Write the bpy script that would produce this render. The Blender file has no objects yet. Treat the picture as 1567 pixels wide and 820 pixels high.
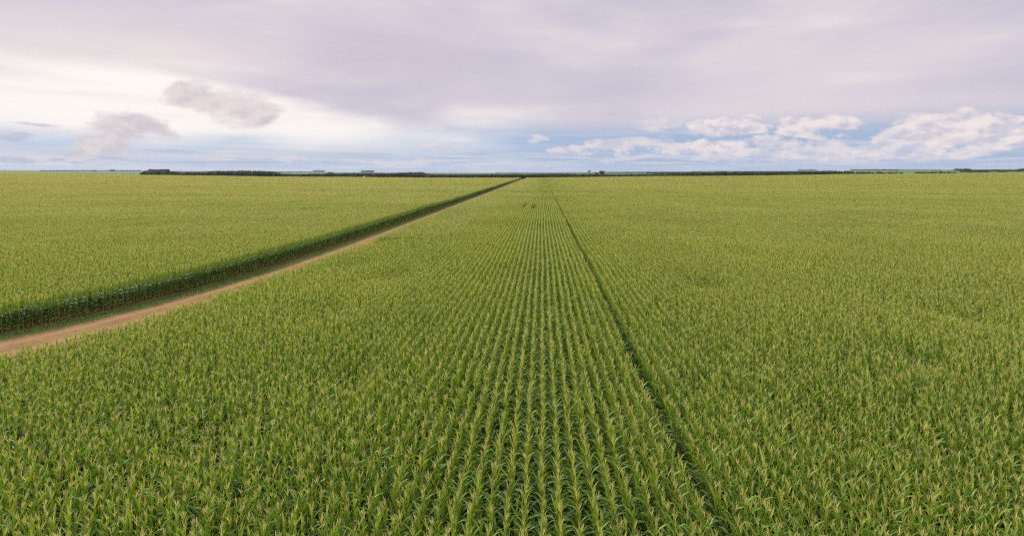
import bpy, math, random
import numpy as np

rng = np.random.default_rng(7)
random.seed(7)
S = bpy.context.scene
COL = S.collection
R = math.radians
HAZE = 1.8e-5

# ------------------------------------------------------------------ camera calibration (metres)
F = 764.0            # focal length in pixels of a 1567 px wide frame
VX, VY = 829.0, 263.8
H = 11.75            # camera height
TOP = 2.5            # mean tassel height


def lin(r, g, b):
    def f(c):
        c /= 255.0
        return c / 12.92 if c <= 0.04045 else ((c + 0.055) / 1.055) ** 2.4
    return (f(r), f(g), f(b))


def sstep(a, b, x):
    t = np.clip((np.asarray(x, float) - a) / (b - a), 0, 1)
    return t * t * (3 - 2 * t)


_U = [-2.0, -1.085, -.823, -.56, -.25, -.05, .093, .224, .355, .486, .617, .747, .88, .966, 2.0]
_SV = [.0069, .0068, .0037,   .0023, .0012, .0010, .0016, .0028, .0035, .0046, .0062, .0066, .0082, .0089, .0090]


def slope(u):
    return np.interp(u, _U, _SV)


def ground_z(x, y):
    x = np.asarray(x, float); y = np.asarray(y, float)
    yy = np.maximum(y, 1.0)
    return yy * slope(x / yy) * sstep(150, 800, y)


# the edges of the track (x as a function of distance)
def wall_x(y):
    y = np.asarray(y, float)
    return -33.3 - 6.1 * np.exp(-(np.maximum(y, 30.0) - 36.0) / 12.0) - 0.9 * np.maximum(30.0 - y, 0)


def right_x(y):
    y = np.asarray(y, float)
    return -24.15 - 1.2 * np.exp(-np.maximum(y - 26.0, 0) / 60.0) - 4.2 * np.exp(-(np.maximum(y, 20.0) - 26.0) / 8.0) - 0.9 * np.maximum(20.0 - y, 0)


_EX = [-300, 0, 200, 400, 640, 655, 800, 1000, 1200, 1400, 1567, 1800]
_EZ = [1380, 1308, 1122, 900, 830, 800, 810, 885, 918, 1000, 985, 985]


def edge_y(u):
    """distance at which the corn ends, for the direction u = x / y"""
    return np.interp(VX + F * np.asarray(u, float), _EX, _EZ)


# ------------------------------------------------------------------ helpers
def new_mesh(name, V, Fc, mats, mat_idx=None, tint=None, smooth=False):
    me = bpy.data.meshes.new(name)
    V = np.asarray(V, np.float32)
    Fc = list(Fc) if not isinstance(Fc, np.ndarray) else Fc
    if isinstance(Fc, np.ndarray):
        n, k = Fc.shape
        me.vertices.add(len(V)); me.vertices.foreach_set('co', V.ravel())
        me.loops.add(n * k); me.loops.foreach_set('vertex_index', Fc.astype(np.int32).ravel())
        me.polygons.add(n)
        me.polygons.foreach_set('loop_start', np.arange(0, n * k, k, dtype=np.int32))
        me.polygons.foreach_set('loop_total', np.full(n, k, np.int32))
    else:
        me.from_pydata([tuple(map(float, v)) for v in V], [], [tuple(map(int, f)) for f in Fc])
    for m in mats:
        if m: me.materials.append(m)
    if mat_idx is not None:
        me.polygons.foreach_set('material_index', np.asarray(mat_idx, np.int32))
    if tint is not None:
        a = me.attributes.new('tint', 'FLOAT', 'FACE')
        a.data.foreach_set('value', np.asarray(tint, np.float32))
    me.update(calc_edges=True)
    if smooth:
        me.polygons.foreach_set('use_smooth', np.ones(len(me.polygons), bool))
    me.validate()
    return me


def link(name, data, parent=None, loc=None):
    o = bpy.data.objects.new(name, data)
    COL.objects.link(o)
    if parent is not None:
        o.parent = parent
    if loc is not None:
        o.location = loc
    return o


def tag(o, label=None, cat=None, group=None, kind=None):
    if label: o['label'] = label
    if cat: o['category'] = cat
    if group: o['group'] = group
    if kind: o['kind'] = kind
    return o


class N:
    """a number in a node tree, so that shader maths reads like ordinary maths"""
    def __init__(self, t, s): self.t, self.s = t, s
    def _m(self, op, *a, clamp=False):
        n = self.t.nodes.new('ShaderNodeMath'); n.operation = op; n.use_clamp = clamp
        for i, v in enumerate((self,) + a):
            if isinstance(v, N): self.t.links.new(v.s, n.inputs[i])
            else: n.inputs[i].default_value = float(v)
        return N(self.t, n.outputs[0])
    def __add__(s, o): return s._m('ADD', o)
    __radd__ = __add__
    def __mul__(s, o): return s._m('MULTIPLY', o)
    __rmul__ = __mul__
    def __sub__(s, o): return s._m('SUBTRACT', o)
    def __rsub__(s, o): return (s * -1.0) + o
    def __truediv__(s, o): return s._m('DIVIDE', o)
    def clamp(s): return s._m('ADD', 0.0, clamp=True)
    def max(s, o): return s._m('MAXIMUM', o)
    def min(s, o): return s._m('MINIMUM', o)
    def exp(s): return s._m('EXPONENT')
    def step(s, a, b):
        n = s.t.nodes.new('ShaderNodeMapRange'); n.interpolation_type = 'SMOOTHSTEP'
        s.t.links.new(s.s, n.inputs['Value'])
        n.inputs['From Min'].default_value = a; n.inputs['From Max'].default_value = b
        return N(s.t, n.outputs[0])


def vec(t, x, y, z):
    n = t.nodes.new('ShaderNodeCombineXYZ')
    for i, v in enumerate((x, y, z)):
        if isinstance(v, N): t.links.new(v.s, n.inputs[i])
        else: n.inputs[i].default_value = v
    return n.outputs[0]


def noise(t, v, scale, detail=4, rough=.5, dist=0.0, out=0):
    n = t.nodes.new('ShaderNodeTexNoise')
    t.links.new(v, n.inputs['Vector'])
    n.inputs['Scale'].default_value = scale; n.inputs['Detail'].default_value = detail
    n.inputs['Roughness'].default_value = rough; n.inputs['Distortion'].default_value = dist
    return N(t, n.outputs[out])


def mixc(t, fac, a, b):
    n = t.nodes.new('ShaderNodeMix'); n.data_type = 'RGBA'
    for i, v in ((0, fac), (6, a), (7, b)):
        if isinstance(v, N): t.links.new(v.s, n.inputs[i])
        elif isinstance(v, bpy.types.NodeSocket): t.links.new(v, n.inputs[i])
        elif isinstance(v, tuple): n.inputs[i].default_value = v + (1,)
        else: n.inputs[i].default_value = v
    return n.outputs[2]


def material(name):
    m = bpy.data.materials.new(name); m.use_nodes = True
    t = m.node_tree
    p = t.nodes['Principled BSDF']
    return m, t, p


def matte(name, c1, c2, scale=1.0, rough=.9, detail=5, coord='Object', lo=.35, hi=.65):
    m, t, p = material(name)
    co = t.nodes.new('ShaderNodeTexCoord').outputs[coord]
    f = noise(t, co, scale, detail, .6).step(lo, hi)
    t.links.new(mixc(t, f, c1, c2), p.inputs['Base Color'])
    p.inputs['Roughness'].default_value = rough
    p.inputs['Specular IOR Level'].default_value = .2
    return m


# ------------------------------------------------------------------ materials
def leaf_material(name, dark, mid, light, trans=.32, gloss=.40, rough=.43, vary=.30):
    m, t, p = material(name)
    at = t.nodes.new('ShaderNodeAttribute'); at.attribute_name = 'tint'
    oi = t.nodes.new('ShaderNodeObjectInfo')
    geo = t.nodes.new('ShaderNodeNewGeometry')
    k = N(t, at.outputs['Fac']) + (N(t, oi.outputs['Random']) - .5) * vary
    k = k + (noise(t, geo.outputs['Position'], .06, 3, .55) - .5) * .35
    sx = t.nodes.new('ShaderNodeSeparateXYZ'); t.links.new(geo.outputs['Position'], sx.inputs[0])
    k = k + (noise(t, vec(t, N(t, sx.outputs[0]) * .006, N(t, sx.outputs[1]) * .022, 0.), 1, 4, .6) - .5) * .55
    n = t.nodes.new('ShaderNodeValToRGB')
    e = n.color_ramp.elements
    e[0].position = 0; e[0].color = dark + (1,)
    e[1].position = 1; e[1].color = light + (1,)
    q = e.new(.5); q.color = mid + (1,)
    t.links.new(k.clamp().s, n.inputs[0])
    t.links.new(n.outputs[0], p.inputs['Base Color'])
    p.inputs['Roughness'].default_value = rough
    p.inputs['Specular IOR Level'].default_value = gloss
    tr = t.nodes.new('ShaderNodeBsdfTranslucent')
    hs = t.nodes.new('ShaderNodeHueSaturation')
    hs.inputs['Hue'].default_value = .488; hs.inputs['Saturation'].default_value = 1.12; hs.inputs['Value'].default_value = 1.5
    t.links.new(n.outputs[0], hs.inputs['Color'])
    t.links.new(hs.outputs[0], tr.inputs['Color'])
    mx = t.nodes.new('ShaderNodeMixShader'); mx.inputs[0].default_value = trans
    t.links.new(p.outputs[0], mx.inputs[1]); t.links.new(tr.outputs[0], mx.inputs[2])
    t.links.new(mx.outputs[0], t.nodes['Material Output'].inputs['Surface'])
    return m


M_LEAF = leaf_material('corn_leaf', (.034, .070, .014), (.094, .180, .020), (.225, .310, .034))
M_TASSEL = leaf_material('corn_tassel', (.29, .28, .080), (.47, .44, .15), (.68, .62, .28), trans=.3, gloss=.2, rough=.7)
M_STALK = leaf_material('corn_stalk', (.10, .13, .03), (.15, .17, .04), (.22, .19, .07), trans=.0, gloss=.35, rough=.5)
CORN = [M_LEAF, M_TASSEL, M_STALK]
# the same for the blocks of far rows, where every plant of a block already carries its own shade
CORN_FAR = [leaf_material('corn_leaf_far', (.034, .070, .014), (.094, .180, .020), (.225, .310, .034), trans=.32, gloss=.40, rough=.43, vary=0.),
            leaf_material('corn_tassel_far', (.29, .28, .080), (.47, .44, .15), (.68, .62, .28), trans=.25, gloss=.2, rough=.7, vary=0.), M_STALK]
M_GRASS = leaf_material('verge_grass', (.045, .085, .016), (.07, .13, .022), (.13, .17, .04), trans=.3, gloss=.25, rough=.6)
M_CROWN = leaf_material('tree_foliage', (.022, .037, .027), (.036, .054, .034), (.070, .076, .038), trans=.2, gloss=.15, rough=.7)
M_BARK = matte('bark', (.10, .075, .055), (.18, .14, .10), 3)
M_WHITE = matte('white_paint', (.72, .72, .70), (.80, .80, .79), .6, .6)
M_CREAM = matte('cream_paint', (.62, .52, .36), (.70, .60, .42), .6, .7)
M_CLAY = matte('clay_tile', (.36, .20, .14), (.46, .28, .20), 1.2, .8)
M_DARK = matte('dark_opening', (.03, .03, .03), (.05, .05, .05), 1, .5)


# ------------------------------------------------------------------ corn plants
class Buf:
    def __init__(self): self.V, self.Q, self.m, self.t, self.n = [], [], [], [], 0
    def add(self, v, q, m, t):
        v = np.asarray(v, float); q = np.asarray(q, int)
        self.V.append(v); self.Q.append(q + self.n); self.n += len(v)
        self.m += [m] * len(q); self.t += [t] * len(q)
    def mesh(self, name, only=None, mats=None):
        V = np.concatenate(self.V); Q = np.concatenate(self.Q); m = np.array(self.m); t = np.array(self.t)
        if only is None:
            return new_mesh(name, V, Q, mats or CORN, m, t)
        s = m == only
        Q = Q[s]; ids, inv = np.unique(Q, return_inverse=True)
        return new_mesh(name, V[ids], inv.reshape(Q.shape), [CORN[only]], None, t[s])


def strip(b, P, side, half, mat, t, nrm=None, fold=0.0):
    """a ribbon along the points P; with fold, a midrib with both blades raised"""
    n = len(P)
    half = np.asarray(half)[:, None]
    if fold and nrm is not None:
        L = P - side * half + nrm * half * fold
        Rr = P + side * half + nrm * half * fold
        V = np.concatenate([L, P, Rr])
        i = np.arange(n - 1)
        Q = np.concatenate([np.stack([i, i + n, i + n + 1, i + 1], 1),
                            np.stack([i + n, i + 2 * n, i + 2 * n + 1, i + n + 1], 1)])
    else:
        V = np.concatenate([P - side * half, P + side * half])
        i = np.arange(n - 1)
        Q = np.stack([i, i + n, i + n + 1, i + 1], 1)
    b.add(V, Q, mat, t)


def leaf(b, org, z0, phi, L, w, a0, a1, seg, t, fold, wave):
    s = np.linspace(0, 1, seg + 1)
    a = a0 + (a1 - a0) * s ** 1.25
    tw = phi + rng.normal(0, .25) * s ** 2
    d = np.stack([np.sin(a) * np.cos(tw), np.sin(a) * np.sin(tw), np.cos(a)], 1)
    P = np.concatenate([[[0, 0, 0]], np.cumsum((d[:-1] + d[1:]) / 2 * (L / seg), 0)]) + org + [0, 0, z0]
    roll = rng.normal(0, .28) + rng.normal(0, .5) * s
    side0 = np.stack([-np.sin(tw), np.cos(tw), np.zeros_like(tw)], 1)
    nrm0 = np.cross(d, side0)
    side = side0 * np.cos(roll)[:, None] + nrm0 * np.sin(roll)[:, None]
    nrm = np.cross(side, d) * -1
    nrm = np.where(nrm[:, 2:3] < 0, -nrm, nrm)
    half = w / 2 * np.minimum(1, .45 + 3.2 * s) * np.maximum(1 - s ** 2.2, .02)
    if wave:
        P = P + nrm * (np.sin(s * rng.uniform(8, 16) + rng.uniform(0, 6)) * wave * s)[:, None]
    strip(b, P, side, half, 0, t, nrm, fold)


def plant(b, lod, org=(0., 0., 0.), rz=0., sc=1.0, hs=1.0):
    org = np.asarray(org, float)
    hs = hs * sc
    stalk = (2.13 + rng.normal(0, .05)) * hs
    lean = rng.normal(0, .012, 2)
    nl = 12
    php = rng.normal(0, .50) + rz
    for k in range(nl):
        q = (k + 1) / nl
        z0 = stalk * (.14 + .80 * q ** .95)
        if q > .66:      # short upright leaves below the tassel
            L = rng.uniform(.32, .50); a0 = R(rng.uniform(6, 18)); a1 = R(rng.uniform(14, 52)); w = .060
            phi = php + (k % 2) * math.pi + rng.normal(0, .9)
            t = rng.uniform(.62, .98)
            if rng.random() < .36:      # some already bend over
                L = rng.uniform(.44, .62); a1 = R(rng.uniform(60, 105)); w = .075; t -= .12
                phi = php + (k % 2) * math.pi + rng.normal(0, .45)
        else:            # long leaves arching out across the gap between the rows
            L = rng.uniform(.62, .86) * (.8 + .3 * min(1, q * 2)); a0 = R(rng.uniform(22, 38)); a1 = R(rng.uniform(100, 150)); w = .088
            phi = php + (k % 2) * math.pi + rng.normal(0, .30)
            t = .11 + .47 * q + rng.uniform(-.14, .16)
        L *= sc; w *= rng.uniform(.88, 1.12)
        o = org + [lean[0] * z0, lean[1] * z0, 0]
        if lod == 0:
            leaf(b, o, z0, phi, L, w, a0, a1, 7, t, .45, .012)
        else:
            leaf(b, o, z0, phi, L, w, a0, a1, 4, t, .45, .012)
    topo = org + [lean[0] * stalk, lean[1] * stalk, 0]
    # tassel: a spike and drooping side branches
    nb = int(rng.integers(4, 8))
    tz = stalk - .04
    for k in range(nb + 1):
        if k == 0: a0, a1, L, z0 = R(rng.uniform(0, 8)), R(rng.uniform(3, 18)), rng.uniform(.32, .42), tz
        else:
            a0, a1 = R(rng.uniform(6, 22)), R(rng.uniform(14, 48)); L = rng.uniform(.15, .25); z0 = tz + rng.uniform(.04, .14)
        phi = rng.uniform(0, 6.283)
        s = np.linspace(0, 1, 4 if lod == 0 else 3)
        a = a0 + (a1 - a0) * s
        d = np.stack([np.sin(a) * math.cos(phi), np.sin(a) * math.sin(phi), np.cos(a)], 1)
        P = np.concatenate([[[0, 0, 0]], np.cumsum((d[:-1] + d[1:]) / 2 * (L * hs / (len(s) - 1)), 0)]) + topo + [0, 0, z0]
        half = np.interp(s, [0, .25, .8, 1], [.004, .0068, .005, .002])
        sd = np.array([[-math.sin(phi), math.cos(phi), 0]]).repeat(len(s), 0)
        t = rng.uniform(.1, .9)
        strip(b, P, sd, half, 1, t)
        if True:
            strip(b, P, np.cross(d, sd), half, 1, t)
    # stalk
    r0, r1 = .013, .008
    c = [(1, 0), (0, 1), (-1, 0), (0, -1)] if lod == 0 else [(1, 0), (-.5, .8), (-.5, -.8)]
    nc = len(c)
    V = [org + [x * r0, y * r0, 0] for x, y in c] + [topo + [x * r1, y * r1, stalk + .02] for x, y in c]
    b.add(V, [[i, (i + 1) % nc, nc + (i + 1) % nc, nc + i] for i in range(nc)], 2, rng.uniform(.1, .9))


NV = 12
VARIANT = []
for _ in range(NV):
    b = Buf(); plant(b, 0); VARIANT.append(b)

ROW, STEP = .5, .215
NE = 3
for _ in range(NE):      # plants of the outermost rows: yellowed leaves low on the stalk
    b = Buf(); plant(b, 0)
    for k in range(5):
        leaf(b, np.zeros(3), rng.uniform(.15, .75), rng.uniform(0, 6.28), rng.uniform(.35, .6), .05, R(40), R(165), 5, 1.25 if k < 3 else .9, .3, .02)
    VARIANT.append(b)
PX, PY = 9.5, 12.04     # a far patch: 19 rows by 56 plants
NP = 4
FAR_PLANT = []
for _ in range(16):
    b = Buf(); plant(b, 1)
    FAR_PLANT.append((np.concatenate(b.V), np.concatenate(b.Q), np.array(b.m), np.array(b.t)))
PATCH = []
for _ in range(NP):
    b = Buf()
    for i in range(19):
        for j in range(56):
            if rng.random() < .05: continue
            v, q, m, tt = FAR_PLANT[int(rng.integers(16))]
            a = rng.normal(0, .35) + (math.pi if rng.random() < .5 else 0)
            c, sn = math.cos(a), math.sin(a)
            k, kz = rng.uniform(.93, 1.07), rng.normal(1, .034)
            x = (i + .5) * ROW - PX / 2 + rng.normal(0, .013); y = (j + .5) * STEP - PY / 2 + rng.normal(0, .05)
            V = np.stack([(v[:, 0] * c - v[:, 1] * sn) * k + x, (v[:, 0] * sn + v[:, 1] * c) * k + y, v[:, 2] * kz], 1)
            b.V.append(V); b.Q.append(q + b.n); b.n += len(V)
            b.m += m.tolist(); b.t += (tt + rng.uniform(-.15, .15)).tolist()
    PATCH.append(b)

# ---- where the plants stand
def height_field(x, y):
    """slow changes in height over the field"""
    g = .045 * np.sin(x / 17. + 1.3 * np.sin(y / 23.)) * np.sin(y / 29. + .7) + .03 * np.sin(x / 5.1 + y / 7.3)
    g = g + .03 * np.sin(x / 61. + y / 190.) * np.sin(y / 77. + 2)
    g = g + .035 * np.sin(y / 13. + 2 * np.sin(x / 140.)) * np.sin(y / 31. + x / 210.) * sstep(60, 140, y)
    return 1 + g


pockets = [(-15.5, 35, 2.0), (-14.2, 47, 2.2), (-20, 52, 2.0), (-9, 24, 1.2), (14, 42, 1.6), (24, 60, 3), (11, 19.5, 1.0), (-12.5, 19, 1.1), (28, 34, 1.8), (-24, 70, 3), (19, 26, 1.2)]
NEAR = 6 * PY          # nearer than this every plant is placed singly
SINGLE_END = 15 * PY   # as far as this along the middle rows and the edges of the track
pts, var, rot, scl, tl = [], [], [], [], []
near_front = []       # the plants that are objects of their own
FRONT0, FRONT1 = 14.62, 15.72

row_x = []
x = .05
while x > -34: x -= ROW
while x < 95:
    row_x.append(x)
    x += .84 if abs(x - 4.55) < .1 else (.88 if abs(x - 61.89) < .2 else ROW)
row_left = [-ROW * i - .12 for i in range(0, 110)]


def put_row(xr, left):
    y0, y1 = 9.0, SINGLE_END
    if not left and -25.2 < xr < -23.7: y1 = 420.0
    n = int((y1 - y0) / STEP)
    y = y0 + (np.arange(n) + rng.random()) * STEP + rng.normal(0, .05, n)
    xx = xr + rng.normal(0, .013, n) + .035 * np.sin(y / 9. + 1.7 + .35 * round(xr / 6.)) + .015 * np.sin(y / 3.7 + xr)
    if not left and 4.4 < xr < 5.6: xx = xx + .05 * np.sin(y / 5.3 + xr * 3) + .04 * np.sin(y / 2.1 + xr)
    if left:
        xx = xx + wall_x(y)
        keep = (xr > -3.2) | (y < NEAR)
    else:
        rx = right_x(y) + .25
        keep = (xx > rx) & ((y < NEAR) | (xx < -23.72) | ((xx > -14.2) & (xx < 4.8)))
    keep &= (xx > -1.10 * y - 5) & (xx < 1.0 * y + 5)
    keep &= rng.random(n) > .05
    xx, y = xx[keep], y[keep]
    if not len(xx): return
    h = height_field(xx, y) * (1 + rng.normal(0, .034, len(xx)))
    for (cx, cy, r) in pockets:
        h *= 1 - .16 * np.exp(-(((xx - cx) / r) ** 2 + ((y - cy) / (r * 1.6)) ** 2))
    if not left:    # two short stretches where the seed came up late
        for cx, cy in ((-4.95, 144), (-2.2, 141)):
            h *= 1 - .40 * np.exp(-((xx - cx) / .45) ** 4 - ((y - cy) / 9.) ** 4)
    if not left and (abs(xr - 5.39) < .1 or abs(xr - 4.55) < .1): h *= .95 + .06 * np.sin(y / 3.1 + xr * 9) * np.sin(y / 7.7)
    for k in range(len(xx)):
        v = int(rng.integers(NV)) if not (left and xr > -.8) else NV + int(rng.integers(NE)); rz = rng.normal(0, .35) + (math.pi if rng.random() < .5 else 0)
        s = (rng.uniform(.93, 1.07), rng.uniform(.93, 1.07), float(h[k]))
        t2 = rng.normal(0, .016 if rng.random() < .94 else .16, 2)
        p = (float(xx[k]), float(y[k]), float(ground_z(xx[k], y[k])))
        if not left and FRONT0 < p[1] < FRONT1 and -1.085 * p[1] < p[0] < .966 * p[1]:
            near_front.append((p, v, rz, s, t2))
            continue
        pts.append(p); var.append(v); rot.append((t2[0], t2[1], rz)); scl.append(s)


for xr in row_x: put_row(xr, False)
for xr in row_left: put_row(xr, True)
n_single = len(pts)

# far patches on a lattice
def put_patches(x_lo_fn, x_hi_fn, left):
    y = 0.0
    while y < 1400:
        yc = y + PY / 2
        y += PY
        lo = max(-1.10 * (yc + PY) - 8, -1600); hi = min(1.0 * (yc + PY) + 8, 1500)
        if left:
            e = float(wall_x(max(yc, 60)))
            xs = e - (3.2 if yc < SINGLE_END else 0.0) - PX / 2 - PX * np.arange(0, int((e - lo) / PX) + 1) - .30 * (np.arange(0, int((e - lo) / PX) + 1) // 6)
        else:
            # one lattice each side of the wide gap between two passes of the planter
            xs = list(4.8 - PX * (np.arange(3) + .5)) + list(5.08 + PX * (np.arange(0, max(int((hi - 5.08) / PX) + 1, 1)) + .5)
                                                                  + .34 * (np.arange(0, max(int((hi - 5.08) / PX) + 1, 1)) // 6))
        for xc in xs:
            xc = float(xc)
            if yc - PY / 2 < NEAR - .01: 
                continue
            if not left and yc + PY / 2 < SINGLE_END + .1 and -14.2 < xc < 4.8:
                continue
            if yc > edge_y(xc / yc): continue
            pts.append((xc, yc, float(ground_z(xc, yc))))
            var.append(NV + NE + int(rng.integers(NP)))
            rot.append((0., 0., math.pi if rng.random() < .5 else 0.))
            scl.append((1., 1., float(height_field(xc, yc)) * rng.uniform(.985, 1.015)))


put_patches(None, None, True)
put_patches(None, None, False)

crop_me = bpy.data.meshes.new('corn_crop_points')
crop_me.vertices.add(len(pts)); crop_me.vertices.foreach_set('co', np.array(pts, np.float32).ravel())
crop_me.attributes.new('variant', 'INT', 'POINT').data.foreach_set('value', np.array(var, np.int32))
crop_me.attributes.new('turn', 'FLOAT_VECTOR', 'POINT').data.foreach_set('vector', np.array(rot, np.float32).ravel())
crop_me.attributes.new('size', 'FLOAT_VECTOR', 'POINT').data.foreach_set('vector', np.array(scl, np.float32).ravel())
crop = link('corn_crop', crop_me)
tag(crop, 'dense green corn with straw coloured tassels in long straight rows', 'corn crop', kind='stuff')


def instancer(obj, sources, name):
    g = bpy.data.node_groups.new(name, 'GeometryNodeTree')
    g.interface.new_socket('Geometry', in_out='INPUT', socket_type='NodeSocketGeometry')
    g.interface.new_socket('Geometry', in_out='OUTPUT', socket_type='NodeSocketGeometry')
    gi = g.nodes.new('NodeGroupInput'); go = g.nodes.new('NodeGroupOutput')
    g2i = g.nodes.new('GeometryNodeGeometryToInstance')
    infos = []
    for so in sources:
        n = g.nodes.new('GeometryNodeObjectInfo'); n.inputs['Object'].default_value = so
        n.inputs['As Instance'].default_value = False
        infos.append(n)
    for n in reversed(infos):
        g.links.new(n.outputs['Geometry'], g2i.inputs[0])
    def attr(nm, ty):
        n = g.nodes.new('GeometryNodeInputNamedAttribute'); n.data_type = ty; n.inputs[0].default_value = nm
        return n.outputs[0]
    iop = g.nodes.new('GeometryNodeInstanceOnPoints')
    g.links.new(gi.outputs[0], iop.inputs['Points'])
    g.links.new(g2i.outputs[0], iop.inputs['Instance'])
    iop.inputs['Pick Instance'].default_value = True
    g.links.new(attr('variant', 'INT'), iop.inputs['Instance Index'])
    e = g.nodes.new('FunctionNodeEulerToRotation')
    g.links.new(attr('turn', 'FLOAT_VECTOR'), e.inputs[0])
    g.links.new(e.outputs[0], iop.inputs['Rotation'])
    g.links.new(attr('size', 'FLOAT_VECTOR'), iop.inputs['Scale'])
    g.links.new(iop.outputs[0], go.inputs[0])
    md = obj.modifiers.new('spread', 'NODES'); md.node_group = g


src = [bpy.data.objects.new('corn_plant_pattern', b.mesh('corn_plant_pattern')) for b in VARIANT]
src += [bpy.data.objects.new('corn_rows_pattern', b.mesh('corn_rows_pattern', mats=CORN_FAR)) for b in PATCH]
instancer(crop, src, 'spread_corn')

# ---- the plants in front, one object each
PARTS = [[b.mesh('corn_' + nm, k) for k, nm in ((2, 'stalk'), (0, 'leaves'), (1, 'tassel'))] for b in VARIANT]
for (p, v, rz, s, t2) in near_front:
    e = bpy.data.objects.new('corn_plant', None); COL.objects.link(e)
    e.empty_display_size = .2
    e.location = p; e.rotation_euler = (t2[0], t2[1], rz); e.scale = s
    tag(e, 'tall green corn plant with straw coloured tassel in the closest strip of the big field', 'corn plant',
        'corn plants in the closest strip of the field')
    for me, nm in zip(PARTS[v], ('stalk', 'leaves', 'tassel')):
        o = bpy.data.objects.new(nm, me); COL.objects.link(o); o.parent = e
print('single plants', n_single, 'patches', len(pts) - n_single, 'front', len(near_front))

# ------------------------------------------------------------------ ground, track, verge
def soil_mat(name, c1, c2, c3, sc):
    m, t, p = material(name)
    co = t.nodes.new('ShaderNodeNewGeometry').outputs['Position']
    a = noise(t, co, sc, 6, .62).step(.35, .65)
    c = noise(t, co, sc * 9, 4, .6).step(.45, .7)
    col = mixc(t, c * .5, mixc(t, a, c1, c2), c3)
    t.links.new(col, p.inputs['Base Color'])
    p.inputs['Roughness'].default_value = .95; p.inputs['Specular IOR Level'].default_value = .1
    bp = t.nodes.new('ShaderNodeBump'); bp.inputs['Strength'].default_value = .5; bp.inputs['Distance'].default_value = .05
    t.links.new(noise(t, co, sc * 12, 5, .65).s, bp.inputs['Height']); t.links.new(bp.outputs[0], p.inputs['Normal'])
    return m


def far_field_mat():
    m, t, p = material('far_fields')
    co = t.nodes.new('ShaderNodeNewGeometry').outputs['Position']
    sx = t.nodes.new('ShaderNodeSeparateXYZ'); t.links.new(co, sx.inputs[0])
    X, Y = N(t, sx.outputs[0]), N(t, sx.outputs[1])
    vo = t.nodes.new('ShaderNodeTexVoronoi'); vo.voronoi_dimensions = '2D'; vo.inputs['Scale'].default_value = 1
    vo.distance = 'CHEBYCHEV'; vo.inputs['Randomness'].default_value = .6
    t.links.new(vec(t, X * .0011, Y * .0008, 0.), vo.inputs['Vector'])
    s3 = t.nodes.new('ShaderNodeSeparateColor'); t.links.new(vo.outputs['Color'], s3.inputs[0])
    n = t.nodes.new('ShaderNodeValToRGB'); n.color_ramp.interpolation = 'CONSTANT'
    e = n.color_ramp.elements
    cs = [(.055, .105, .050), (.075, .125, .050), (.060, .120, .060), (.10, .135, .055), (.050, .095, .050)]
    e[0].color = cs[0] + (1,); e[1].position = .25; e[1].color = cs[1] + (1,)
    for q, c in zip((.45, .65, .85), cs[2:]):
        k = e.new(q); k.color = c + (1,)
    t.links.new(s3.outputs[0], n.inputs[0])
    fine = noise(t, vec(t, X * .004, Y * .02, 0.), 1, 5, .6)
    col = mixc(t, (fine - .3) * .5, n.outputs[0], (.12, .13, .07))
    t.links.new(col, p.inputs['Base Color'])
    p.inputs['Roughness'].default_value = .95; p.inputs['Specular IOR Level'].default_value = .1
    return m


M_SOIL = soil_mat('soil', (.11, .062, .036), (.17, .10, .058), (.08, .05, .03), .35)
M_DIRT = soil_mat('dirt', (.205, .122, .070), (.255, .158, .095), (.155, .090, .052), .22)
M_VERGE = soil_mat('verge_earth', (.045, .075, .018), (.075, .10, .028), (.13, .09, .05), .7)


def sheet(name, us, ys, mat, z=0.0, umode=True):
    V = []
    for y in ys:
        for u in us:
            x = u * max(y, 60) if umode else u
            V.append((x, y, float(ground_z(x, y)) + z))
    nu = len(us)
    Q = np.array([[i * nu + j, i * nu + j + 1, (i + 1) * nu + j + 1, (i + 1) * nu + j] for i in range(len(ys) - 1) for j in range(nu - 1)])
    return link(name, new_mesh(name, V, Q, [mat], smooth=True))


us = np.linspace(-1.8, 1.8, 61)
ground = sheet('ground', us, [-300, -60, 0, 60, 120, 180, 240, 320, 400, 500, 600, 700, 800, 900, 1000, 1200, 1450, 1800], M_SOIL, -.004)
tag(ground, 'brown soil under the rows of corn', 'ground', kind='structure')

# distant farmland: from the end of the corn to the horizon, a little above the soil sheet
V, nu = [], len(us)
fr = [0, .02, .05, .1, .16, .24, .34, .46, .6, .75, .88, 1]
for k in fr:
    for u in us:
        y0 = float(edge_y(u)) + 9; y = y0 + (5200 - y0) * k
        x = u * y
        V.append((x, y, float(ground_z(x, y)) + .05))
Q = np.array([[i * nu + j, i * nu + j + 1, (i + 1) * nu + j + 1, (i + 1) * nu + j] for i in range(len(fr) - 1) for j in range(nu - 1)])
ff = link('distant_fields', new_mesh('distant_fields', V, Q, [far_field_mat()], smooth=True))
tag(ff, 'flat green farmland stretching from the dark treeline to the horizon', 'farmland', kind='structure')


def ribbon(name, f0, f1, mat, z, crown=0.0, nx=5):
    ys = np.concatenate([np.arange(10, 100, 2.0), np.arange(100, 300, 8.0), np.arange(300, 806, 25.0)])
    V = []
    for y in ys:
        a, b_ = float(f0(y)), float(f1(y))
        for k in range(nx):
            q = k / (nx - 1); x = a + (b_ - a) * q
            V.append((x, y, float(ground_z(x, y)) + z + crown * (math.sin(math.pi * q) - .0) + (.0 if k in (0, nx - 1) else .02 * math.sin(y * .37 + k))))
    Q = np.array([[i * nx + j, i * nx + j + 1, (i + 1) * nx + j + 1, (i + 1) * nx + j] for i in range(len(ys) - 1) for j in range(nx - 1)])
    return link(name, new_mesh(name, V, Q, [mat], smooth=True))


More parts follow.
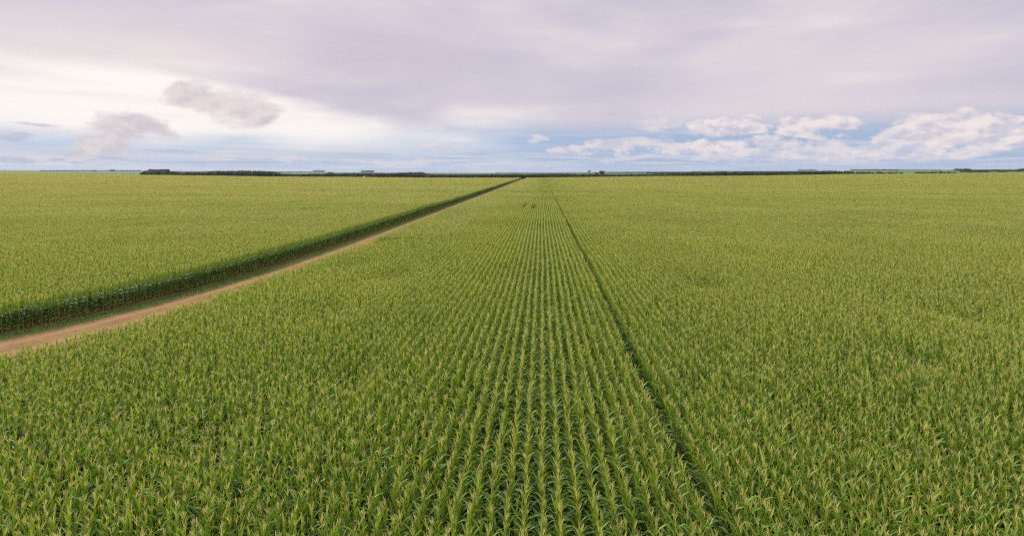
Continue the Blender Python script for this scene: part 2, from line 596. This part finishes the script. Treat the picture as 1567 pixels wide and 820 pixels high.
def dirt_mat():
    m, t, p = material('dirt_track')
    co = t.nodes.new('ShaderNodeNewGeometry').outputs['Position']
    at = t.nodes.new('ShaderNodeAttribute'); at.attribute_name = 'across'
    q = N(t, at.outputs['Fac']) + (noise(t, co, .25, 3, .5) - .5) * .06
    def lane(c, w): return (((q - c) / w) * ((q - c) / w) * -1.0).exp()
    rut = lane(.17, .045) + lane(.42, .05) + lane(.66, .05)
    sx = t.nodes.new('ShaderNodeSeparateXYZ'); t.links.new(co, sx.inputs[0])
    lng = noise(t, vec(t, N(t, sx.outputs[0]) * 1.6, N(t, sx.outputs[1]) * .22, 0.), 1, 6, .65)
    a = noise(t, co, .35, 6, .62).step(.35, .65)
    col = mixc(t, a, (.145, .079, .033), (.200, .116, .050))
    col = mixc(t, (rut * (lng + .25)).clamp() * .8, col, (.245, .160, .082))
    col = mixc(t, (lng - .52).step(0, .2) * .6, col, (.125, .075, .042))
    col = mixc(t, (noise(t, co, 6, 3, .6) - .60).step(0, .08) * .5, col, (.33, .25, .18))
    col = mixc(t, (q * -1.0 + .10 + (noise(t, co, 1.3, 5, .65) - .5) * .22).step(0, .06) * .8, col, (.060, .075, .022))
    t.links.new(col, p.inputs['Base Color'])
    p.inputs['Roughness'].default_value = .95; p.inputs['Specular IOR Level'].default_value = .1
    bp = t.nodes.new('ShaderNodeBump'); bp.inputs['Strength'].default_value = .7; bp.inputs['Distance'].default_value = .06
    t.links.new((rut * -.6 + noise(t, co, 4, 5, .65)).s, bp.inputs['Height']); t.links.new(bp.outputs[0], p.inputs['Normal'])
    return m


tr = ribbon('dirt_track', lambda y: wall_x(y) + 1.75, lambda y: right_x(y) + .1, dirt_mat(), .012, .06, 13)
acr = tr.data.attributes.new('across', 'FLOAT', 'POINT')
acr.data.foreach_set('value', np.tile(np.linspace(0, 1, 13), len(tr.data.vertices) // 13).astype(np.float32))
tag(tr, 'pale reddish dirt track running between the two cornfields', 'track', kind='structure')
vg = ribbon('grass_verge', lambda y: wall_x(y) + .55, lambda y: wall_x(y) + 2.0, M_VERGE, .03, .06, 5)
tag(vg, 'low green weedy verge along the shaded side of the dirt track', 'verge', kind='structure')

# short grass on the verge
b = Buf()
yv = np.concatenate([rng.uniform(28, 60, 5000), rng.uniform(60, 160, 5000), rng.uniform(160, 420, 5000)])
for y in yv:
    big = 1.0 + y / 60.
    x = float(wall_x(y)) + (rng.normal(1.15, .36) if rng.random() < .93 else rng.uniform(.3, 2.7))
    h = rng.uniform(.08, .22) * (.8 + .2 * big)
    ph = rng.uniform(0, 6.28); w = .012 * big * rng.uniform(.7, 1.6)
    dx, dy = math.cos(ph), math.sin(ph); l = rng.uniform(.2, .9) * h
    z = float(ground_z(x, y)) + .03
    b.add([(x - dy * w, y + dx * w, z), (x + dy * w, y - dx * w, z), (x + dx * l * .5 + dy * w * .7, y + dy * l * .5 - dx * w * .7, z + h * .8), (x + dx * l, y + dy * l, z + h)],
          [[0, 1, 2, 3]], 0, rng.uniform(0, 1))
gm = new_mesh('grass', np.concatenate(b.V), np.concatenate(b.Q), [M_GRASS], None, b.t)
tag(link('grass', gm), 'short green grass tufts growing along the verge', 'grass', kind='stuff')

# ------------------------------------------------------------------ trees far off
def tree_buf(h, w, n, flat=.5, trunk=True):
    """crown of leaf clumps over a tapered trunk with limbs; returns two (V, Q, tint)"""
    b = Buf()
    lobes = [(rng.normal(0, w * .22), rng.normal(0, w * .22), h * rng.uniform(.45, .8), w * rng.uniform(.22, .36)) for _ in range(7)]
    for k in range(n):
        lx, ly, lz, lr = lobes[k % 7]
        d = rng.normal(0, 1, 3); d /= np.linalg.norm(d)
        r = lr * rng.uniform(.6, 1.08)
        c = np.array([lx, ly, lz]) + d * [r, r, r * .8]
        c[2] = min(max(c[2], h * .12), h)
        a = rng.normal(0, 1, 3); a /= np.linalg.norm(a)
        e = np.cross(a, d); e /= (np.linalg.norm(e) + 1e-6); f = np.cross(e, d) + rng.normal(0, .3, 3)
        s = w * rng.uniform(.05, .10)
        b.add([c - e * s - f * s * .6, c + e * s - f * s * .7, c + e * s * .8 + f * s, c - e * s + f * s * .8], [[0, 1, 2, 3]], 0, rng.uniform(0, 1))
    t = Buf()
    def tube(p, q, r0, r1):
        p, q = np.array(p, float), np.array(q, float)
        d = q - p; s = np.cross(d, [.3, .9, .1]); s /= np.linalg.norm(s); u = np.cross(d, s); u /= np.linalg.norm(u)
        V = [p + (s * math.cos(a) + u * math.sin(a)) * r0 for a in np.linspace(0, 6.283, 7)[:6]] + [q + (s * math.cos(a) + u * math.sin(a)) * r1 for a in np.linspace(0, 6.283, 7)[:6]]
        t.add(V, [[i, (i + 1) % 6, 6 + (i + 1) % 6, 6 + i] for i in range(6)], 0, .5)
    tube((0, 0, 0), (0, 0, h * .5), h * .03, h * .018)
    for lx, ly, lz, lr in lobes[:4]:
        tube((0, 0, h * .35), (lx, ly, lz), h * .016, h * .006)
    return b, t


def bmesh_of(name, b, mat):
    return new_mesh(name, np.concatenate(b.V), np.concatenate(b.Q), [mat], None, b.t)


def joined_tree(h, w, n):
    c, t = tree_buf(h, w, n)
    V = np.concatenate(c.V + t.V); nq = len(c.t)
    Q = np.concatenate([np.concatenate(c.Q), np.concatenate(t.Q) + c.n])
    return new_mesh('tree_pattern', V, Q, [M_CROWN, M_BARK], [0] * nq + [1] * len(t.t), c.t + t.t)


tree_src = [bpy.data.objects.new('tree_pattern', joined_tree(1.0, 1.05, 330)) for _ in range(6)]


def ground_at(px, dist):
    u = (px - VX) / F
    x = u * dist
    return x, dist, float(ground_z(x, dist))


def dist_of(px, py):
    u = (px - VX) / F
    return H * F / max((py - VY) + F * float(slope(u)), 1.0)


def wood(name, items, label, cat='trees'):
    """a far-off wood that reads as one mass: points that carry trees"""
    me = bpy.data.meshes.new(name)
    P = np.array([i[0] for i in items], np.float32)
    me.vertices.add(len(P)); me.vertices.foreach_set('co', P.ravel())
    me.attributes.new('variant', 'INT', 'POINT').data.foreach_set('value', rng.integers(0, 6, len(P)).astype(np.int32))
    tv = np.zeros((len(P), 3), np.float32); tv[:, 2] = rng.uniform(0, 6.28, len(P))
    me.attributes.new('turn', 'FLOAT_VECTOR', 'POINT').data.foreach_set('vector', tv.ravel())
    sv = np.array([(i[2], i[2], i[1]) for i in items], np.float32)
    me.attributes.new('size', 'FLOAT_VECTOR', 'POINT').data.foreach_set('vector', sv.ravel())
    o = link(name, me)
    instancer(o, tree_src, 'spread_' + name)
    tag(o, label, cat, kind='stuff')
    return o


# the dark treeline along the far edge of the corn: (pixel column, pixel row of its top)
TL = [(213, 267), (218, 265), (224, 262.8), (229, 263), (262, 263.6), (275, 264.3), (300, 264.9), (318, 264.5), (330, 263.4), (400, 263.5), (424, 265.3), (428, 267),
      (455, 267.6), (500, 266.9), (505, 265.4), (511, 267), (540, 266.2), (600, 266.5), (630, 265.8), (645, 265.6), (652, 267.5), (656, 268.2), (720, 268.3), (800, 267.9),
      (850, 267.3), (900, 267.6), (940, 268), (1000, 267.4), (1046, 266.2), (1055, 265.2), (1090, 265.0), (1110, 264.0), (1120, 264.7), (1200, 264.2), (1262, 263.0), (1300, 263.6)]
items = []
for px in np.arange(213, 1303, .9):
    d0 = float(edge_y((px - VX) / F)) + 6
    top = np.interp(px, [a for a, _ in TL], [b for _, b in TL])
    for rowk in range(4):
        dist = d0 + rowk * 4 + rng.uniform(0, 4)
        x, y, z = ground_at(px + rng.uniform(-.6, .6), dist)
        ztop = H - (top - VY) / F * dist
        hh = max(ztop - z, 2.5) * rng.uniform(.74, 1.22)
        items.append(((x, y, z), hh, max(hh * rng.uniform(.7, 1.1), 3.5)))
wood('treeline', items, 'long dark treeline along the far edge of the corn', 'treeline')

# taller flat-topped block of planted trees at its end
items = []
for px in np.arange(230, 257, .55):
    for rowk in range(5):
        dist = 1130 + rowk * 7 + rng.uniform(0, 3)
        x, y, z = ground_at(px, dist)
        hh = (H - (260.0 - VY) / F * dist - z) * rng.uniform(.93, 1.03)
        items.append(((x, y, z), hh, hh * .42))
wood('tree_plantation', items, 'flat topped block of taller trees rising above the end of the dark treeline', 'tree block')

# woods on the far plain: x0, x1, top row, base row
def far_wood(segs, name, label, step=2.2):
    items = []
    for (x0, x1, top, base, jag) in segs:
        w = max(x1 - x0, 1)
        for px in np.arange(x0, x1, min(.8, w / 6)):
            dist = min(dist_of(px, base), 5000)
            x, y, z = ground_at(px, dist + rng.uniform(-20, 20))
            hh = (H - (top - VY) / F * dist) - z
            hh = max(hh, 5) * rng.uniform(1 - jag, 1.03)
            items.append(((x, y, z), hh, max(hh * .9, dist * 1.3 / F)))
    return wood(name, items, label, 'woods')


far_wood([(480, 496.5, 261.2, 263.4, .06)], 'plantation_block', 'small rectangular block of dark trees on the horizon, nearer the tall plantation')
far_wood([(553, 571.5, 261.2, 263.3, .06)], 'plantation_block', 'small rectangular block of dark trees on the horizon, nearer the dirt track')
far_wood([(62, 215, 260.6, 262.2, .35), (256, 340, 261.9, 263.0, .3), (340, 478, 262.4, 263.4, .4)], 'woodland', 'thin blue dark woodland strip on the horizon behind the tall plantation')
far_wood([(758, 860, 264.3, 265.7, .3), (860, 1000, 264.9, 265.9, .4), (926, 1060, 262.9, 263.9, .35), (990, 1070, 263.2, 266.2, .3), (1060, 1215, 261.9, 263.4, .4), (1120, 1215, 262.8, 265.8, .3), (1000, 1130, 264.2, 266.4, .35)],
         'woodland', 'dark woodland strips on the plain behind the end of the dirt track')
far_wood([(1215, 1280, 261.9, 265.2, .3), (1222, 1250, 259.6, 260.6, .4), (1302, 1376, 259.2, 261.2, .25), (1376, 1440, 259.5, 260.3, .4), (1470, 1513, 260.0, 264.3, .3), (1470, 1486, 258.2, 262, .3),
          (1513, 1567, 259.8, 263.2, .25), (1560, 1600, 257.9, 262, .2), (1527, 1540, 262, 264, .3)], 'woodland', 'dark woodland beyond the field, by the white farm sheds and past them')


# single trees that stand apart
def single_tree(px, base, top, wpx, label, group=None, n=420):
    dist = min(dist_of(px, base), 5000)
    x, y, z = ground_at(px, dist)
    h = (H - (top - VY) / F * dist) - z; w = wpx * dist / F
    c, t = tree_buf(h, w, n)
    e = link('tree', None, loc=(x, y, z))
    link('crown', bmesh_of('crown', c, M_CROWN), e); link('trunk', bmesh_of('trunk', t, M_BARK), e)
    tag(e, label, 'tree', group)


single_tree(902, 264.0, 261.2, 4, 'small lone tree standing up on the horizon above the farmhouse')
single_tree(912, 268, 264.0, 5, 'dark round tree beside the farmhouse, smaller than the one behind it', 'trees by the farmhouse')
single_tree(920.5, 268.2, 262.0, 9, 'big broad dark tree towering beside the farmhouse', 'trees by the farmhouse')
single_tree(172, 262.4, 260.1, 6, 'dark rounded tree on the horizon beside the tiny white shed')
single_tree(145, 262.2, 260.9, 5, 'low tree on the horizon in the thin woodland strip, away from the white shed')
single_tree(1463, 261.2, 258.9, 8, 'low spreading dark tree on the skyline before the woodland')
for i, (px, tp, w) in enumerate([(1306, 264.3, 5), (1312, 263.9, 5), (1318, 264.2, 4), (1324, 263.4, 5), (1329, 263.1, 5), (1335, 263.9, 5), (1341, 264, 4), (1347, 263.3, 5), (1352, 264.2, 4), (1360, 264.3, 4), (1366, 264.1, 4),
                                 (1372, 263.9, 4), (1379, 264.3, 5), (1407, 264, 5), (1415, 264.6, 4), (1421, 264.4, 4), (1427, 263.7, 4), (1433, 263.9, 5), (1439, 264.1, 4), (1446, 263.9, 5), (1453, 263.8, 4), (1460, 263.9, 4)]):
    u = (px - VX) / F; d = float(edge_y(u)) + 14
    x, y, z = ground_at(px, d); h = max((H - (tp - .5 - VY) / F * d) - z, 3.2) * rng.uniform(.85, 1.2); wd = w * d / F * rng.uniform(1.0, 1.7)
    c, t = tree_buf(h, wd, 200)
    e = link('bush', None, loc=(x, y, z))
    link('crown', bmesh_of('crown', c, M_CROWN), e); link('trunk', bmesh_of('trunk', t, M_BARK), e)
    tag(e, 'small dark bush in the broken line along the far edge of the corn', 'bush', 'bushes along the far edge of the corn')


# ------------------------------------------------------------------ small far buildings
def box_mesh(name, x0, x1, y0, y1, z0, z1, mat):
    V = [(x, y, z) for z in (z0, z1) for y in (y0, y1) for x in (x0, x1)]
    Q = [[0, 2, 3, 1], [4, 5, 7, 6], [0, 1, 5, 4], [2, 6, 7, 3], [0, 4, 6, 2], [1, 3, 7, 5]]
    return new_mesh(name, V, np.array(Q), [mat])


def building(name, px, dist, w, d, h, rise, wall, roof, label, cat, group=None):
    x, y, z = ground_at(px, dist)
    e = link(name, None, loc=(x, y, z - .1))
    # walls with gable ends
    a, c = w / 2, d / 2
    V = [(-a, -c, 0), (a, -c, 0), (a, c, 0), (-a, c, 0), (-a, -c, h), (a, -c, h), (a, c, h), (-a, c, h), (-a, 0, h + rise), (a, 0, h + rise)]
    link('wall', new_mesh('wall', V, [(0, 1, 5, 4), (2, 3, 7, 6), (1, 2, 6, 9, 5), (3, 0, 4, 8, 7)], [wall]), e)
    o = .4; t = .15; k = rise / c
    rv = [(-a - o, -c - o, h - o * k + .02), (a + o, -c - o, h - o * k + .02), (a + o, 0, h + rise + .02), (-a - o, 0, h + rise + .02), (a + o, c + o, h - o * k + .02), (-a - o, c + o, h - o * k + .02)]
    rv2 = [(q[0], q[1], q[2] + t) for q in rv]
    fs = [(0, 1, 2, 3), (3, 2, 4, 5), (6, 9, 8, 7), (9, 11, 10, 8), (0, 6, 7, 1), (1, 7, 8, 2), (2, 8, 10, 4), (4, 10, 11, 5), (5, 11, 9, 3), (3, 9, 6, 0)]
    link('roof', new_mesh('roof', rv + rv2, fs, [roof]), e)
    link('door', box_mesh('door', -w * .1, w * .1, -c - .06, -c + .02, 0, min(2.2, h * .8), M_DARK), e)
    tag(e, label, cat, group)
    return e


building('farmhouse', 907.2, 1560, 8.5, 6, 2.6, 1.2, M_CREAM, M_CLAY, 'small farmhouse with a pinkish clay roof beside the big dark tree', 'house')
building('shed', 557.5, float(edge_y((557.5 - VX) / F)) + 2.2, 1.7, 1.7, 2.9, .4, M_WHITE, M_WHITE, 'tiny white shed at the foot of the dark treeline', 'shed')
building('shed', 179.5, dist_of(179.5, 262.5), 8, 6, 3.5, 1.5, M_WHITE, M_WHITE, 'tiny white shed on the horizon beside a rounded tree', 'shed')
building('shed', 1282.5, 2450, 5, 5, 3.6, 1.2, M_WHITE, M_WHITE, 'small white farm shed among dark woods, first of three from the farmhouse', 'shed', 'white farm sheds')
building('shed', 1286.2, 2430, 4.5, 5, 4, 1.2, M_WHITE, M_WHITE, 'small white farm shed among dark woods, middle one of three', 'shed', 'white farm sheds')
building('shed', 1290.0, 2450, 5.5, 5, 3.4, 1.2, M_WHITE, M_WHITE, 'small white farm shed among dark woods, last of three from the farmhouse', 'shed', 'white farm sheds')
building('barn', 1019.3, 2500, 12, 8, 3.5, 2, M_CREAM, M_CREAM, 'small pale yellow barn before the dark woods on the plain', 'barn')

# ------------------------------------------------------------------ the air
hz = link('haze', box_mesh('haze', -9700, 9700, -400, 5300, -3, 64, None))
hz.data.materials.clear()
hm = bpy.data.materials.new('haze'); hm.use_nodes = True
ht = hm.node_tree; ht.nodes.remove(ht.nodes['Principled BSDF'])
pv = ht.nodes.new('ShaderNodeVolumePrincipled')
pv.inputs['Color'].default_value = (.80, .88, .99, 1); pv.inputs['Density'].default_value = HAZE
pv.inputs['Anisotropy'].default_value = .2
ht.links.new(pv.outputs[0], ht.nodes['Material Output'].inputs['Volume'])
hm.cycles.volume_sampling = 'DISTANCE'
hz.data.materials.append(hm)
tag(hz, 'pale blue haze over the far farmland', 'haze', kind='stuff')

# ------------------------------------------------------------------ sky
W = bpy.data.worlds.new('World'); S.world = W; W.use_nodes = True
t = W.node_tree
bg = t.nodes['Background']
STR = .1
SUN_AZ, SUN_EL = R(-62), R(34)          # azimuth from the view direction (+Y), positive towards +X
sky = t.nodes.new('ShaderNodeTexSky'); sky.sky_type = 'NISHITA'; sky.sun_disc = False
sky.sun_elevation = SUN_EL; sky.sun_rotation = SUN_AZ; sky.air_density = 1.0; sky.dust_density = .6; sky.ozone_density = 2.5; sky.altitude = 300
gen = t.nodes.new('ShaderNodeTexCoord').outputs['Generated']
nz = t.nodes.new('ShaderNodeVectorMath'); nz.operation = 'NORMALIZE'; t.links.new(gen, nz.inputs[0])
sp = t.nodes.new('ShaderNodeSeparateXYZ'); t.links.new(nz.outputs[0], sp.inputs[0])
DX, DY, DZ = (N(t, sp.outputs[i]) for i in range(3))
AZ = DX._m('ARCTAN2', DY)
EL = DZ._m('ARCSINE')


def ang(px, py):
    x, z = (px - VX) / F, (VY - py) / F
    az = math.atan2(x, 1.0)
    return az, math.atan2(z, math.hypot(1, x))


def C(r, g, b, k=1.0):
    return tuple(c * k / STR for c in lin(r, g, b))


def P(sx, sz, ox=0., oz=0., o3=0.):
    """cloud coordinates: azimuth and elevation, stretched"""
    return vec(t, (AZ + ox) * sx, (EL + oz) * sz, o3)


def blob(px, py, rx, ry, wa=None, we=None):
    a, e = ang(px, py); a1, _ = ang(px + rx, py); a0, _ = ang(px - rx, py)
    ra = (a1 - a0) / 2; re = ry / F * math.cos(a)
    u = ((wa if wa is not None else AZ) - a) / ra
    v = ((we if we is not None else EL) - e) / re
    return 1.0 - (u * u + v * v)


def gauss(px, py, rx, ry, tiltk=0.0):
    a, e = ang(px, py); a1, _ = ang(px + rx, py); a0, _ = ang(px - rx, py)
    ra = (a1 - a0) / 2; re = ry / F * math.cos(a)
    u = (AZ - a) / ra
    v = (EL - e + (AZ - a) * tiltk) / re
    return ((u * u + v * v) * -1.0).exp()


# warps
n_a = noise(t, P(7, 16), 1, 6, .58)
n_b = noise(t, P(7, 16, 3.7, 1.9, 4.), 1, 6, .58)
WA = AZ + (n_a - .5) * .22
WE = EL + (n_b - .5) * .055
soft = noise(t, P(2.6, 9, 1.3, .4, 2.), 1, 5, .5)
soft2 = noise(t, P(4.5, 22, 5.3, 2.4, 8.), 1, 6, .55)
streak = noise(t, P(3.0, 85, 2.1, .0, 1.), 1, 6, .6)
streak2 = noise(t, P(5.0, 150, 7.1, .3, 6.), 1, 5, .6)

# clear sky, paler towards the horizon
clear = mixc(t, .72, sky.outputs[0], C(158, 181, 219))
clear = mixc(t, EL.step(.03, .0) * .75, clear, C(184, 197, 222))

# thin layers near the horizon
lay = (streak - .47).step(.0, .16) * EL.step(.0, .02) * EL.step(.11, .05)
col = mixc(t, lay * .62, clear, C(212, 214, 228))
lay2 = (streak2 - .52).step(0., .12) * EL.step(.075, .03)
leftk = AZ.step(-.25, -.70)
col = mixc(t, lay2 * .6, col, C(236, 226, 226))
dk = (streak - .36).step(.10, .0) * EL.step(.09, .03) * leftk
col = mixc(t, dk * .8, col, C(158, 172, 205))

# the high deck of lavender cloud, its ragged lower edge
a_, e1 = ang(829, 205)
low = .060 + (soft - .5) * .055 + (soft2 - .5) * .022
deck = ((EL - low) / .05).step(0., 1.0)
deck_col = mixc(t, (soft - .30).step(.0, .40), C(202, 195, 212), C(226, 215, 221))
deck_col = mixc(t, (soft2 - .42).step(.0, .3) * .45, deck_col, C(226, 217, 221))
deck_col = mixc(t, gauss(1250, 130, 260, 45) * .45, deck_col, C(228, 218, 224))
deck_col = mixc(t, gauss(620, 90, 170, 45) * .55, deck_col, C(205, 194, 208))
deck_col = mixc(t, gauss(900, 140, 220, 35) * .4, deck_col, C(200, 196, 212))
deck_col = mixc(t, gauss(120, 70, 330, 60) * .8, deck_col, C(235, 225, 224))
col = mixc(t, deck * .96, col, deck_col)

# the bright break where the light comes through
glow = gauss(190, 172, 340, 56, -.02).max(gauss(520, 198, 280, 40, .05) * .85).max(gauss(300, 140, 300, 20, .09)) 
glow = (glow * 1.15 + (soft2 - .5) * 1.3 + (soft - .5) * .9).step(.05, 1.05)
col = mixc(t, glow * .95, col, C(253, 246, 241, 1.03))
veil = (noise(t, P(2.2, 34, .7, .2, 3.), 1, 6, .55) - .46).step(0., .2) * gauss(180, 190, 420, 90)
col = mixc(t, veil * .5, col, C(232, 222, 224))

# lenses of blue below the break, on the far side
bl = (gauss(60, 222, 230, 22) + gauss(830, 225, 260, 24) + gauss(1330, 235, 330, 20)) * ((streak - .25).step(0, .3) * .6 + .4)
col = mixc(t, (bl * .55).clamp(), col, C(164, 184, 219))


def cumulus(blobs, amp, edge, top, base, col, opac, seed, sc=(18, 32), lift=.010, bias=0.0):
    n1 = noise(t, P(sc[0], sc[1], seed, seed * .7, seed), 1, 9, .62)
    n2 = noise(t, P(sc[0], sc[1], seed - .006 * 1.0, seed * .7 + lift, seed), 1, 5, .6)
    f = None
    for bl_ in blobs:
        q = blob(*bl_, wa=WA, we=WE)
        f = q if f is None else f.max(q)
    f = f.max(-2.5)
    d = (f * .62 + bias + (n1 - .5) * amp).step(0.0, edge)
    sh = ((n1 - n2) * 5.5 + .55).clamp()
    # flat shaded undersides
    cc = mixc(t, sh, base, top)
    return mixc(t, d * opac, col, cc), d


# a broken bank of cumulus, from the middle to the far side
col, _ = cumulus([(1290, 222, 430, 27), (1010, 226, 220, 17)], 2.5, .38, C(233, 224, 226), C(203, 201, 216), col, .85, 51.3, (19, 36), bias=-.24)
col, _ = cumulus([(1250, 240, 520, 9), (560, 246, 300, 5)], 1.7, .6, C(222, 216, 226), C(196, 200, 220), col, .7, 57.9, (13, 60))
# broken cumulus over the farther plain
col, _ = cumulus([(1000, 192, 70, 11), (820, 214, 26, 6), (862, 231, 24, 7), (945, 220, 60, 11), (690, 226, 46, 5), (1085, 200, 60, 10)],
                 1.1, .55, C(232, 222, 224), C(206, 203, 218), col, .72, 3.1)
col, _ = cumulus([(1120, 194, 62, 16), (1235, 190, 66, 16), (1440, 186, 96, 22), (1548, 192, 40, 24), (1100, 224, 60, 15), (1420, 218, 50, 18), (1545, 220, 70, 17)],
                 1.35, .30, C(243, 231, 229), C(203, 200, 215), col, .9, 9.4)
col, _ = cumulus([(1230, 233, 120, 11), (1340, 230, 100, 12), (1150, 234, 80, 9), (1480, 234, 110, 10)],
                 1.1, .45, C(228, 220, 225), C(190, 196, 218), col, .85, 14.2)
# low bank along the horizon
bank = (noise(t, P(14, 60, 2.2, 4.0, 5.), 1, 6, .6) - .40).step(0., .25) * EL.step(.026, .012) * EL.step(-.002, .006)
col = mixc(t, bank * .55, col, C(190, 201, 226))
# grey clouds drifting before the bright break
col, _ = cumulus([(300, 147, 64, 24), (338, 158, 74, 29), (376, 172, 62, 22), (402, 181, 36, 12)], 1.7, .62, C(227, 217, 218), C(207, 199, 206), col, .95, 21.3, (20, 32))
col, _ = cumulus([(178, 187, 54, 19), (207, 198, 82, 27), (250, 201, 62, 16), (172, 220, 62, 27), (160, 234, 52, 12)], 1.7, .62, C(223, 213, 215), C(204, 197, 206), col, .92, 27.7, (20, 32))
col, _ = cumulus([(460, 126, 58, 32)], 1.0, .9, C(218, 208, 215), C(206, 198, 210), col, .7, 33.9, (13, 36))
col, _ = cumulus([(10, 240, 52, 10), (78, 243, 30, 6), (150, 250, 90, 4), (30, 188, 50, 5), (20, 206, 60, 5)], 1.3, .6, C(206, 202, 216), C(178, 184, 208), col, .85, 41.5)
# unseen overcast overhead and behind, brightened to fill the field and corn wall
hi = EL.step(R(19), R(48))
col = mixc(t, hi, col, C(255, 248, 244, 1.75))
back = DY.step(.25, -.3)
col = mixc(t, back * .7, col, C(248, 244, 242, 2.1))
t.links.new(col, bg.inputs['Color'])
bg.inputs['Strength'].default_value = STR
W.cycles.sampling_method = 'MANUAL'; W.cycles.sample_map_resolution = 512

# ------------------------------------------------------------------ sun
sd = bpy.data.lights.new('sun', 'SUN'); sd.energy = 3.7; sd.angle = R(5); sd.color = (1, .93, .82)
so = link('sun', sd)
dirv = (math.sin(SUN_AZ) * math.cos(SUN_EL), math.cos(SUN_AZ) * math.cos(SUN_EL), math.sin(SUN_EL))
from mathutils import Vector
so.rotation_euler = Vector(dirv).to_track_quat('Z', 'Y').to_euler()

# ------------------------------------------------------------------ camera
cd = bpy.data.cameras.new('camera'); cam = link('camera', cd, loc=(0, 0, H))
cam.rotation_euler = (R(90), 0, 0)
cd.sensor_width = 36; cd.lens = 36 * F / 1567
cd.shift_x = (783.5 - VX) / 1567
cd.shift_y = (VY - 410.0) / 1567
cd.clip_start = .1; cd.clip_end = 40000
S.camera = cam

S.view_settings.view_transform = 'Standard'; S.view_settings.look = 'None'
S.view_settings.exposure = 0.0; S.view_settings.gamma = 1.0
S.cycles.max_bounces = 6; S.cycles.diffuse_bounces = 2; S.cycles.glossy_bounces = 2; S.cycles.transmission_bounces = 4
S.cycles.transparent_max_bounces = 4
S.cycles.sample_clamp_indirect = 4
S.cycles.sample_clamp_direct = 6
S.cycles.use_denoising = False
S.cycles.filter_width = 1.2
S.cycles.volume_bounces = 0
